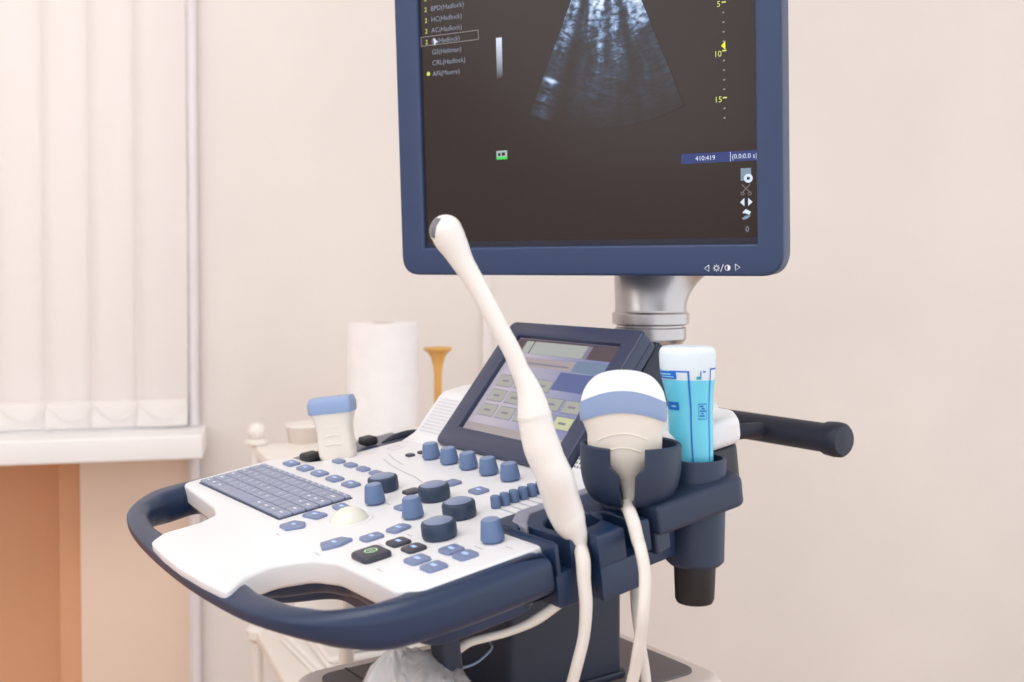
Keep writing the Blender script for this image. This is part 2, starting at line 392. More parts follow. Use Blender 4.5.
part('shell_ledge', prism([fillet([(.377, .228), (.379, .126), (.395, .110), (.424, .1052), (.408, .116), (.393, .130), (.389, .228)], .004)], -.01, .0064, .002), mat('ledge_grey', (140, 142, 160), .45), mach, K, 'grey ledge beside the slots')
for (u_, v_, L) in ((.022, .113, .018), (.018, .184, .016)):
    part('rubber_stop', prism([rrect(.020, L, .004)], -.002, .007, .003), BLACK, mach, K @ T(u_, v_, 0), 'black rubber stop')
part('hook_arm', sweep([kp(.024, .200, -.005), kp(.020, .215, -.003), kp(.018, .235, -.003), kp(.018, .258, -.007)], [.0040, .0052, .0056, .005], 12), DARKNAVY, mach, None, 'dark curved holder arm')

# housing behind the touch panel, with speaker slopes
hp = fillet([(.212, -.03), (.212, -.001), (.230, .005), (.270, .041), (.30, .043), (.355, .036), (.360, -.06), (.30, -.06)], [0, .002, .02, .02, .02, .01, .01, 0])
lp = fillet([(.212, -.03), (.212, -.001), (.245, -.004), (.285, .026), (.30, .028), (.355, .030), (.360, -.06), (.30, -.06)], [0, .002, .01, .01, .02, .01, .01, 0])
part('rear_housing', join([(kprofile(hp, .040, .0975, .004), WHITE), (kprofile(hp, .3155, .388, .006), WHITE), (kprofile(lp, .09, .33, 0), WHITE)]), None, mach, K)
part('neck_base', prism([fillet([(.13, .34), (.29, .34), (.27, .48), (.15, .48)], .03)], -.06, .012, .008), WHITE, mach, K)
part('side_cap', prism([fillet([(.37, .238), (.452, .238), (.452, .310), (.43, .328), (.37, .328)], [.01, .014, .014, .014, .01])], .027, .051, .007), WHITE, mach, K, 'white cap over the rear corner')
part('side_pod', prism([fillet([(.36, .24), (.449, .24), (.449, .307), (.427, .325), (.36, .325)], [.01, .012, .012, .012, .01])], -.004, .0268, .003), CHAR, mach, K, 'charcoal pod under the white cap')
# perforations: both speaker slopes
def dots(u0, u1, m):
    bm = bmesh.new(); sl = Vector((0, .040, .036)).normalized(); nn = Vector((1, 0, 0)).cross(sl)
    nu = int((u1 - u0) / .0042)
    for i in range(nu + 1):
        for j in range(11):
            c = Vector((u0 + i * .0042, .230, .005)) + sl * (.003 + j * .0042) + nn * .0007
            bm.faces.new([bm.verts.new(c + Vector((1, 0, 0)) * .0011 * math.cos(a) + sl * .0011 * math.sin(a)) for a in [2 * math.pi * k / 6 for k in range(6)]])
    return from_bm(bm)
part('speaker_grille', dots(.322, .376, 0), CHAR, mach, K); part('speaker_grille', dots(.052, .094, 0), mat('pale_grille', (190, 190, 198), .6), mach, K)

# keyboard
kb = part('keyboard', prism([rrect(.2015, .0722, .0015, .1, .0353)], -.002, .0006, .0004), KEYGAP, mach, K)
rows = [([1, 1, 1, 5.2, 1, 1, 1, 1.2], .0128), ([1.6] + [1] * 10 + [1.2], .0128), ([1.3] + [1] * 11 + [1.3], .0128), ([1.1] + [1] * 12 + [1], .0128), ([1] * 12 + [1.6], .0128), ([1] * 15, .0063)]
chars = ['', 'ZXCVBNM,./', 'ASDFGHJKL;', 'QWERTYUIOP', '1234567890-=', '']
y = .0004; leg = []
for ri, (ws, h) in enumerate(rows):
    x = .0004; tot = sum(ws)
    for ci, wd in enumerate(ws):
        kw = wd / tot * .1995
        kk = part('key', prism([rrect(kw - .0009, h - .0009, .0009, 0, 0, 2)], .0, .0026, .0007, 1), KEY, kb, K @ T(x + kw / 2, y + h / 2, .0006))
        if kw < .02 or ri:
            ch = chars[ri][ci - (1 if ri in (1, 2, 3) else 0)] if (ri and ri < 5 and 0 <= ci - (1 if ri in (1, 2, 3) else 0) < len(chars[ri])) else None
            if ch: leg.append((moved(text_mesh(ch, .0052, 0, 'CENTER'), T(x + kw / 2 - .0012, y + h / 2 - .001, .0033)), LEG))
            else: leg.append((flat([(x + kw * .3, y + h * .45), (x + kw * .6, y + h * .45), (x + kw * .6, y + h * .6), (x + kw * .3, y + h * .6)], .0033), LEG))
        x += kw
    y += h
part('key_legend', join(leg), None, kb, K, 'small white key lettering')

def button(u_, v_, w_, h_, m, glow=None, rot=0, r=.004, z=.0024, shape=None, gm=None):
    ol = fillet(shape, .003) if shape else rrect(w_, h_, r)
    L = [(prism([ol], -.001, z, .0011, 2), m)]
    if glow: L.append((moved(flat([(-glow / 2, -.0016), (glow / 2, -.0016), (glow / 2, .0016), (-glow / 2, .0016)], z + .0002), Matrix.Identity(4)), gm or GLOW))
    return part('button', join(L), None, mach, K @ T(u_, v_, 0) @ RZ(rot))
for i in range(5): button(.0228 + .0339 * i, .0908, .0215, .0130, BTN, .007)
for i in range(4): button(.0643 + .0270 * i, .1250, .0180, .0100, BTN)
button(.2195, .0248, .0230, .0130, BTN, .006, .2); button(.2195, .0505, .0215, .0120, BTN, .006, -.1)
button(.2306, .0, 0, 0, BTN, .005, 0, shape=[(-.011, -.009), (.006, -.010), (.013, .004), (.002, .010), (-.011, .006)])
button(.3050, .0010, 0, 0, BTN, .006, 0, shape=[(-.009, -.008), (.007, -.014), (.010, .0), (.005, .015), (-.008, .010)])
button(.3180, .0275, .0140, .0180, BTN, .006); button(.3180, .0520, .0140, .0185, BTN, .006, .2)
button(.3481, .0348, .0165, .0165, BTND, .006); button(.3709, .0353, .0165, .0165, BTND, .006)
button(.3954, .0239, .0165, .0170, BTN, .007); button(.4185, .0240, .0165, .0170, BTN, .007)
button(.3986, .0515, .0165, .0165, BTN, .007); button(.4177, .0515, .0160, .0165, BTN, .007)
button(.2694, .0849, .0150, .0150, BTN); button(.2341, .1134, .0150, .0150, BTND)
button(.2440, .1500, .0160, .0145, BTN); button(.2876, .1500, .0170, .0145, BTN, .006)
button(.1145, .1811, .0110, .0085, BTND, z=.002); button(.1160, .1940, .0100, .0080, BTND, z=.002)
# the large dark button with a green ringed mark
def ring2(r0, r1, z, n=20, sx=1):
    bm = bmesh.new(); a = []
    for k in range(n):
        t = 2 * math.pi * k / n; a.append((bm.verts.new((r0 * sx * math.cos(t), r0 * math.sin(t), z)), bm.verts.new((r1 * sx * math.cos(t), r1 * math.sin(t), z))))
    for k in range(n): p, q = a[k], a[(k + 1) % n]; bm.faces.new((p[0], q[0], q[1], p[1]))
    me = bpy.data.meshes.new('r'); bm.to_mesh(me); bm.free(); return me
fz = part('button', prism([rrect(.0265, .0245, .006)], -.001, .0046, .0024, 3), BTND, mach, K @ T(.3575, .0062, 0), 'large dark button with a green ringed mark')
part('button_mark', join([(ring2(.0042, .0050, .0052), GREENL), (flat([(-.002, -.0025), (-.0012, -.0025), (-.0012, .0025), (-.002, .0025)], .0052), GREENL), (flat([(.0012, -.0025), (.002, -.0025), (.002, .0025), (.0012, .0025)], .0052), GREENL)]), None, fz, K @ T(.3575, .0062, 0))
# trackball
bm = bmesh.new(); bmesh.ops.create_uvsphere(bm, u_segments=32, v_segments=20, radius=.0185)
tb = part('trackball', smooth(from_bm(bm)), BALL, mach, K @ T(.2560, .0390, -.0075))
part('socket_ring', lathe([(.0176, 0), (.0205, .0001), (.0204, .0004), (.0190, .0006), (.0176, .0004)], 40), WHITE, tb, K @ T(.2560, .0390, 0))

def knob(u_, v_, r, h, m, mt, dark=False):
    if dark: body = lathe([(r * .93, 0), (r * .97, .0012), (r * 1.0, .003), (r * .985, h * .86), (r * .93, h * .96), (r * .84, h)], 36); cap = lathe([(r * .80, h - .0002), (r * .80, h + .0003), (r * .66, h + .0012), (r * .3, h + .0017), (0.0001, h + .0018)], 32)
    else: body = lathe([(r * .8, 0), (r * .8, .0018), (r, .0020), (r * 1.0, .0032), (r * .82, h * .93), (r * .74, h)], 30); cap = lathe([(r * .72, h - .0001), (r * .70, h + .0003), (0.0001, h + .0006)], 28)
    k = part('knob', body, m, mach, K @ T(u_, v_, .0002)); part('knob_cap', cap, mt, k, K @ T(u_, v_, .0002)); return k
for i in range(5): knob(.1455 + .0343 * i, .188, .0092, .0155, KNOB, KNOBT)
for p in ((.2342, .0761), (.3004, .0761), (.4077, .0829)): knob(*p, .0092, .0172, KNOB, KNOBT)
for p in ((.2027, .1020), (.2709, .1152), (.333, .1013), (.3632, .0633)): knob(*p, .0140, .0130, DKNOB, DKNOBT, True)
for i in range(7):
    v_ = .1325 + .0094 * i
    sk = part('slider', lathe([(.0044, .0), (.0049, .001), (.0046, .0085), (.0040, .0100), (.0001, .0105)], 18, 1, .85), KNOB, mach, K @ T(.3402, v_, .0003))
    part('slider_slot', raw_box(-.006, .030, -.0006, .0006, .0, .0005), CHAR if i < 0 else INK, sk, K @ T(.3402, v_, .0))
# engraved arc and printed strokes on the shell
def stroke(pts, wd, m, z=.0003):
    bm = bmesh.new(); P = [Vector((*p, 0)) for p in pts]; prev = None
    for i, p in enumerate(P):
        t = (P[min(i + 1, len(P) - 1)] - P[max(i - 1, 0)]).normalized(); s = Vector((-t.y, t.x, 0)) * wd / 2
        cur = (bm.verts.new((p.x + s.x, p.y + s.y, z)), bm.verts.new((p.x - s.x, p.y - s.y, z)))
        if prev: bm.faces.new((prev[0], prev[1], cur[1], cur[0]))
        prev = cur
    me = bpy.data.meshes.new('s'); bm.to_mesh(me); bm.free(); return me
tx = []
for (u_, v_, w_) in ((.240, .082, .012), (.272, .094, .010), (.290, .070, .012), (.395, .095, .010), (.405, .068, .012), (.425, .082, .010), (.385, -.004, .008), (.335, .024, .009), (.335, .050, .008), (.232, .038, .010), (.31, -.018, .01), (.235, -.018, .008)):
    for k in range(4): tx.append((stroke([(u_ + k * w_ / 4, v_), (u_ + (k + .65) * w_ / 4, v_)], .0012, INK), INK))
tx.append((stroke([(.10, .158), (.13, .150), (.16, .145), (.19, .142), (.215, .136)], .0009, INK), INK))
tx.append((stroke([(.085, .172), (.11, .164), (.14, .158)], .0009, INK), INK))
tx.append((stroke([(.0625, .183), (.077, .183), (.077, .195), (.0625, .195), (.0625, .183)], .0007, INK), INK))
part('panel_marking', join(tx), None, mach, K, 'faint grey printing on the white shell')

# touch panel
TA = R(42.44) + TAU; td = kh * math.cos(TA) + kz * math.sin(TA); tn = ku.cross(td)
TO = kp(.0985, .22, .004); TM = axes(TO, ku, td, tn)
tp = part('touch_panel', join([(prism([fillet([(0, 0), (.216, 0), (.216, .160), (0, .160)], [.010, .006, .007, .010]), [(.024, .023), (.1935, .023), (.1935, .1425), (.024, .1425)]], -.014, 0, .0022), SLATE),
                               (prism([fillet([(.001, .001), (.215, .001), (.215, .159), (.001, .159)], .006)], -.022, -.0138, .001), SLATE)]), None, mach, TM, 'slate framed tilting touch panel')
# wedge behind the panel
wp = [(.2385, -.018), (.350, .0925), (.3555, .0975), (.3650, .087), (.360, .02), (.350, -.02)]
part('panel_wedge', kprofile(fillet(wp, [0, .001, .003, .010, .01, 0]), .0995, .3135, .002), DARKNAVY, tp, K)
TSCR = bpy.data.materials.new('touch_display'); TSCR.use_nodes = True
def _ts():
    nt = TSCR.node_tree; b = nt.nodes['Principled BSDF']; b.inputs['Base Color'].default_value = (.05, .05, .06, 1); b.inputs['Roughness'].default_value = .16; b.inputs['Emission Strength'].default_value = .82
    tc = nt.nodes.new('ShaderNodeTexCoord'); sp = nt.nodes.new('ShaderNodeSeparateXYZ'); mr = nt.nodes.new('ShaderNodeMapRange'); mr.inputs['From Min'].default_value = .02; mr.inputs['From Max'].default_value = .2
    rp = nt.nodes.new('ShaderNodeValToRGB'); e = rp.color_ramp.elements; e[0].color = (*lin((172, 164, 176)), 1); e[0].position = .25; e[1].color = (*lin((108, 118, 160)), 1); e[1].position = .85  # pale lilac left end: a reflection painted into the emission colour
    nt.links.new(tc.outputs['Object'], sp.inputs[0]); nt.links.new(sp.outputs['X'], mr.inputs['Value']); nt.links.new(mr.outputs[0], rp.inputs['Fac']); nt.links.new(rp.outputs[0], b.inputs['Emission Color'])
_ts()
sc = part('touch_display', raw_box(.0235, .194, .0225, .143, -.0072, -.0062), TSCR, tp, TM, 'lit touch display with a lilac reflection wash in its colour')
def q(x0, x1, y0, y1, m, z=-.0113): return (flat([(x0, y0), (x1, y0), (x1, y1), (x0, y1)], z + .0053), m)
T1 = emis('touch_tab_pale', (170, 174, 170), .8); T2 = emis('touch_button_green', (168, 168, 160), .8); T3 = emis('touch_button_yellow', (194, 196, 156), .85)  # button tones greyed to carry the same painted reflection wash
T4 = emis('touch_dark_band', (92, 78, 84), .8); T5 = emis('touch_teal_band', (116, 134, 160), .8); T6 = emis('touch_frame', (140, 136, 154), .7); T7 = emis('touch_beige_band', (168, 156, 158), .8); T8 = emis('touch_blue_field', (92, 104, 150), .8)
g = [q(.025, .193, .124, .142, T4), q(.040, .053, .124, .1395, T1, -.0111), q(.055, .150, .124, .1395, T1, -.0111), q(.143, .150, .124, .1395, T6, -.0110), q(.140, .193, .108, .121, T5, -.0111), q(.028, .138, .108, .119, T7, -.0111), q(.030, .132, .111, .113, T6, -.0109), q(.125, .193, .085, .106, T8, -.0111),
     q(.025, .193, .023, .034, T7)]
for i in range(5):
    for j in range(3):
        u0 = .034 + i * .0315; v0 = .044 + j * .0185
        m = T3 if (j == 0 and i == 4) else T2
        if (i, j) in ((4, 2), (3, 2)): continue
        g += [q(u0 - .0008, u0 + .0268, v0 - .0008, v0 + .0138, T6, -.0112), q(u0, u0 + .026, v0, v0 + .013, m, -.0110), q(u0 + .007, u0 + .018, v0 + .005, v0 + .0075, T6, -.0108)]
part('display_graphics', join(g), None, sc, TM)

# column and lower cabinet (level, heading of the console)
part('lift_column', prism([fillet([(.14, .185), (.282, .185), (.282, .32), (.14, .32)], .008)], .70, .875, .0), DARKNAVY, mach, KH)
part('column_foot', prism([fillet([(.132, .177), (.286, .177), (.286, .325), (.132, .325)], .01)], .702, .709, .002), DARKNAVY, mach, KH)
cab = fillet([(.08, .055), (.34, .055), (.34, .415), (.08, .415)], [.04, .04, .035, .035], 8)
lc = part('lower_cabinet', prism([cab], .12, .70, .012, 4), mat('cabinet_cream', (230, 218, 212), .45, vary=.01), mach, KH)
part('top_mat', prism([fillet([(.107, .077), (.312, .077), (.312, .393), (.107, .393)], [.02, .02, .018, .018])], .699, .7025, .001), mat('mat_grey', (112, 104, 106), .6, bump=.1), lc, KH, 'dark grey inset top of the cabinet')
part('mat_groove', raw_box(.107, .312, .108, .110, .7024, .7030), BLACK, lc, KH)
part('base_plinth', prism([fillet([(.05, -.02), (.37, -.02), (.37, .46), (.05, .46)], .05)], .075, .125, .01), DARKNAVY, mach, KH)
for (u_, v_) in ((.08, .01), (.34, .01), (.08, .42), (.34, .42)):
    cst = part('caster', join([(moved(lathe([(.0, -.013), (.026, -.013), (.030, -.009), (.030, .009), (.026, .013), (.0, .013)], 28), T(0, 0, .030) @ Matrix.Rotation(R(90), 4, 'Y')), BLACK), (raw_box(-.019, .019, -.012, .012, .052, .064), CHAR), (raw_box(-.019, -.015, -.009, .009, .03, .06), CHAR), (raw_box(.015, .019, -.009, .009, .03, .06), CHAR), (lathe([(.008, .06), (.008, .078)], 16), STEEL)]), None, mach, KH @ T(u_, v_, .0))
# hook under the console for the bag
part('bag_hook', join([(prism([fillet([(.408, .018), (.426, .018), (.426, .034), (.408, .034)], .003)], -.080, -.04, .001), DARKNAVY)]), None, mach, K)

# cup holders
cupA = Matrix.Translation(KO) @ T(0, 0, 0)
BC = Vector((.092, .85, .918))   # bowl bottom centre
def bowl(r, h, th, seg=72, slot=(-109.5, -90.5)):
    P = [(.30, 0), (.62, .02), (.80, .12), (.92, .30), (.985, .55), (1.0, .80), (1.0, 1.0)]
    P = [tuple(q_) for q_ in catmull(P, 5, False)]
    out_ = [(a * r, b * h) for a, b in P]; inn = [(max(a * r - th, .004), b * h + max(0, th * (1 - b * 2))) for a, b in P]
    m = len(out_); prof = out_ + [(r - th * .5, h + .0012)] + inn[::-1]
    bm = bmesh.new(); cols = []
    for i in range(seg + 1):
        col = []
        for pr, pz in prof:
            f = max(0, min(1, (pz / h - .56) / .20)); f = f * f * (3 - 2 * f)
            a1 = R(slot[0] - 11.5 * f + 360); a0 = R(slot[1] + 11.5 * f); t = a0 + (a1 - a0) * i / seg
            col.append(bm.verts.new((pr * math.cos(t), pr * math.sin(t), pz)))
        cols.append(col)
    n_ = len(prof)
    for A, B in zip(cols, cols[1:]):
        for k in range(n_): bm.faces.new((A[k], B[k], B[(k + 1) % n_], A[(k + 1) % n_]))
    for col in (cols[0], cols[-1]):
        for k in range(m - 1): bm.faces.new((col[k], col[k + 1], col[n_ - 2 - k], col[n_ - 1 - k]))
        bm.faces.new((col[m - 1], col[m], col[m + 1]))
    return bm
bm = bowl(.0392, .046, .0038)
part('cup_holder', smooth(from_bm(bm), 40), HOLDER, mach, T(*BC), 'open-fronted navy cup for the convex probe')
part('cup_pedestal', lathe([(.020, -.012), (.020, .0), (.024, .001)], 28), HOLDER, mach, T(BC.x, BC.y + .012, BC.z), None)
CC = Vector((.148, .885, .947))   # bottle cup rim centre
def tubecup(r0, r1, z0, z1, th):
    return lathe([(r0 - .003, z0), (r0, z0 + .003), (r1, z1 - .0015), (r1 - .001, z1), (r1 - th, z1), (r1 - th, z1 - .022), (0.0005, z1 - .022)], 40)
cp = part('cup_holder', tubecup(.0235, .0250, -.086, .0, .0030), HOLDER, mach, T(*CC), 'deep navy cup for the gel bottle')
part('cup_end', lathe([(.0145, -.117), (.0158, -.114), (.0170, -.085)], 32), BLACK, cp, T(CC.x - .0, CC.y, CC.z), 'black tube end under the bottle cup')
br = fillet([(.430, .182), (.484, .182), (.486, .272), (.470, .283), (.430, .283), (.40, .26), (.40, .2)], [.003, .003, .014, .02, .02, .01, .01])
part('holder_bracket', prism([br], -.010, .0135, .004), HOLDER, mach, K @ T(0, 0, 0))
part('bracket_foot', prism([fillet([(.445, .1825), (.478, .1825), (.474, .20), (.450, .21)], .003)], -.026, -.008, .002), HOLDER, mach, K)

# rear push bar
BE = Vector((.332, 1.10, .927)); 
bar = part('push_bar', sweep([BE - ku * .34, BE - ku * .2, BE - ku * .06, BE - ku * .006], .0150, 20, 1), DARKNAVY, mach)
part('bar_end_cap', moved(lathe([(.0145, -.016), (.0172, -.014), (.0180, -.004), (.0174, .003), (.0150, .006), (.0002, .0075)], 32), Matrix.Identity(4)), DARKNAVY, bar, axes(BE - ku * .004, kh, kz, ku))
for s in (.075, .27):
    part('bar_stub', sweep([BE - ku * (s + .065) - kh * .02, BE - ku * (s + .06) - kh * .09], .010, 14, 1), DARKNAVY, mach)
part('bar_stub', sweep([BE - ku * .105 - kh * .055 , BE - ku * .095 - kh * .005], .0085, 14, 1), DARKNAVY, mach)

# monitor neck and arm
NC = Vector((.150, 1.19, 1.052))
part('monitor_arm', lathe([(.034, -.16), (.034, -.036), (.0355, -.032), (.0385, -.028), (.0385, -.0165), (.0365, -.0155), (.0365, -.0135), (.0385, -.0130), (.0400, -.0125), (.0415, -.0115), (.0415, -.001), (.0400, .0005), (.0385, .001), (.0385, .003)], 48), STEEL, mach, T(*NC), 'silver swivel collar')
cx = lambda dx, dz, rx, ry: (dx, 0 + dz * .0, dz, rx, ry, 2.0, 0)
part('monitor_arm', loft(densify([cx(0, .001, .0382, .038), cx(.0005, .012, .0388, .036), cx(.0035, .026, .0425, .034), cx(.0085, .038, .0480, .032), cx(.0175, .052, .0570, .030), cx(.022, .075, .062, .028), cx(.012, .11, .056, .026), cx(.0, .16, .045, .024), cx(-.01, .25, .045, .022)], 5), 48), STEEL, mach, T(*NC), 'silver flared monitor arm')

# monitor
MP, MT = R(-30.72), R(-2.78)
mu = Vector((math.cos(MP), math.sin(MP), 0)); mh = Vector((-math.sin(MP), math.cos(MP), 0)); md = mh * math.sin(MT) + kz * math.cos(MT); mn = mu.cross(md)
MO = Vector((-.0946, 1.2136, 1.1224)); MM = axes(MO, mu, md, mn)
SW, SH = .3755, .301
mo = part('monitor', join([(prism([fillet([(-.031, -.0300), (SW + .0250, -.0300), (SW + .0250, SH + .031), (-.031, SH + .031)], .022, 8), [(0, 0), (SW, 0), (SW, SH), (0, SH)]], -.018, .004, .003), NAVY2),
                           (prism([fillet([(-.029, -.0275), (SW + .0225, -.0275), (SW + .0225, SH + .029), (-.029, SH + .029)], .021, 8)], -.028, -.0178, .002), NAVY2),
                           (prism([fillet([(.03, .04), (SW - .03, .04), (SW - .03, SH - .02), (.03, SH - .02)], .03)], -.050, -.027, .01), CHAR)]), None, mach, MM, 'navy bezel monitor')
part('arm_mount', raw_box(.13, .27, .09, .21, -.075, -.049), CHAR, mo, MM)
scr = part('screen', raw_box(-.001, SW + .001, -.001, SH + .001, -.004, -.001), SCR, mo, MM, 'dark brown lit screen')
gz = -.0006
G = []
def tt(s, x, y, size, m, al='LEFT'): G.append((moved(text_mesh(s, size, 0, al), T(x, y, gz)), m))
def rect(x0, x1, y0, y1, m, z=gz): G.append((flat([(x0, y0), (x1, y0), (x1, y1), (x0, y1)], z), m))
for i, s in enumerate(['FW', 'BPD(Hadlock)', 'HC(Hadlock)', 'AC(Hadlock)', 'FL(Hadlock)', 'GS(Hellman)', 'CRL(Hadlock)', 'AFI(Moore)']):
    t = .2669 - .0116 * i; tt(s, .0150, t, .0074, SCRW)
    if i < 5: tt('2', .0066, t, .0068, SCRY)
    elif i == 7: G.append((moved(ring2(0.0001, .0022, gz), T(.0095, t + .003, 0)), SCRY))
def flush(name, lb):
    part(name, join(list(G)), None, scr, MM, lb); G.clear()
flush('measurement_list', 'small grey text list with yellow marks')
for a, b in (((.0012, .2190), (.0750, .2190)), ((.0012, .2286), (.0750, .2286)), ((.0750, .2190), (.0750, .2286)), ((.0012, .2190), (.0012, .2286))): G.append((stroke([a, b], .0007, SCRLINE, gz + .0001), SCRLINE))
G.append((flat([(.0175, .2265), (.0235, .2215), (.0205, .2212), (.0195, .2185), (.0180, .2190)], gz + .0002), SCRBR))
flush('selection_frame', 'thin outlined row with an arrow pointer')
# tick scale
for k in range(-2, 13):
    t = .2242 - .00884 * k
    if k in (0, 5, 10): continue
    rect(.3435, .3455, t - .0007, t + .0007, SCRLINE)
tt('5', .3400, .2212, .0075, SCRY, 'CENTER'); tt('10', .3385, .1752, .0078, SCRY, 'CENTER'); tt('15', .3385, .1330, .0078, SCRY, 'CENTER')
for t in (.2250, .1805, .1370): rect(.3430, .3470, t - .0008, t + .0005, SCRY)
G.append((flat([(.3420, .1850), (.3460, .1890), (.3460, .1810)], gz), SCRYT))
flush('depth_scale', 'yellow numbers and ticks')
rect(.3005, SW, .0772, .0866, SCRB); rect(.3495, .3500, .0775, .0862, SCRBR, gz + .0001)
G.append((moved(text_mesh('410:419', .0062), T(.3150, .0797, gz + .0001)), SCRBR)); G.append((moved(text_mesh('(0.0:0.0 s)', .0062), T(.3510, .0797, gz + .0001)), SCRBR))
flush('status_bar', 'blue strip with small white figures')
rect(.0934, .1066, .0945, .1009, emis('icon_pale', (160, 180, 180), .9)); rect(.0934, .1066, .0918, .0945, SCRG); rect(.0955, .0985, .0955, .0985, SCR, gz + .0001); rect(.1000, .1040, .0955, .0990, SCR, gz + .0001)
flush('screen_icon', 'tiny grey and green icon')
IC = emis('icon_grey_blue', (130, 150, 170), .8); ICD = emis('icon_dim', (110, 104, 104), .8)
rect(.3595, .3695, .0590, .0705, IC); G.append((moved(ring2(.0015, .0042, gz + .0001), T(.3668, .0610, 0)), SCRBR)); rect(.3655, .3682, .0597, .0622, SCR, gz + .0002)
G.append((stroke([(.3605, .0475), (.3685, .0555)], .001, ICD, gz), ICD)); G.append((stroke([(.3605, .0555), (.3685, .0475)], .001, ICD, gz), ICD)); G.append((moved(ring2(.0010, .0019, gz), T(.3612, .0470, 0)), ICD)); G.append((moved(ring2(.0010, .0019, gz), T(.3680, .0470, 0)), ICD))
for x, s in ((.3608, -1), (.3684, 1)): G.append((flat([(x - .0020 * s, .0352), (x + .0022 * s, .0390), (x - .0020 * s, .0428)] if s > 0 else [(x + .0020, .0352), (x + .0020, .0428), (x - .0022, .0390)], gz), SCRBR))
G.append((flat([(.3605, .0290), (.3640, .0325), (.3690, .0300), (.3675, .0270), (.3640, .0285)], gz), SCRBR)); G.append((flat([(.3600, .0240), (.3640, .0265), (.3690, .0265), (.3660, .0240), (.3620, .0225)], gz), IC))
tt('0', .3635, .0115, .0072, SCRW)
flush('screen_icon', 'column of small grey icons')
rect(0, SW, .0, .0060, emis('screen_foot_bar', (36, 36, 50), .9))
flush('screen_foot_bar', 'slightly darker strip along the screen bottom')
# grey bar, brightness falling downwards as the display shows it
GB = bpy.data.materials.new('grey_scale_bar'); GB.use_nodes = True
def _gb():
    nt = GB.node_tree; b = nt.nodes['Principled BSDF']; b.inputs['Base Color'].default_value = (.01, .01, .01, 1); b.inputs['Emission Strength'].default_value = 1
    tc = nt.nodes.new('ShaderNodeTexCoord'); sp = nt.nodes.new('ShaderNodeSeparateXYZ'); mr = nt.nodes.new('ShaderNodeMapRange'); mr.inputs['From Min'].default_value = .176; mr.inputs['From Max'].default_value = .218
    rp = nt.nodes.new('ShaderNodeValToRGB'); e = rp.color_ramp.elements; e[0].color = (*lin((40, 30, 27)), 1); e[1].color = (*lin((205, 215, 235)), 1)
    nt.links.new(tc.outputs['Object'], sp.inputs[0]); nt.links.new(sp.outputs['Y'], mr.inputs['Value']); nt.links.new(mr.outputs[0], rp.inputs['Fac']); nt.links.new(rp.outputs[0], b.inputs['Emission Color'])
_gb()
part('grey_scale_bar', flat([(.0965, .176), (.1035, .176), (.1035, .218), (.0965, .218)], gz), GB, scr, MM)
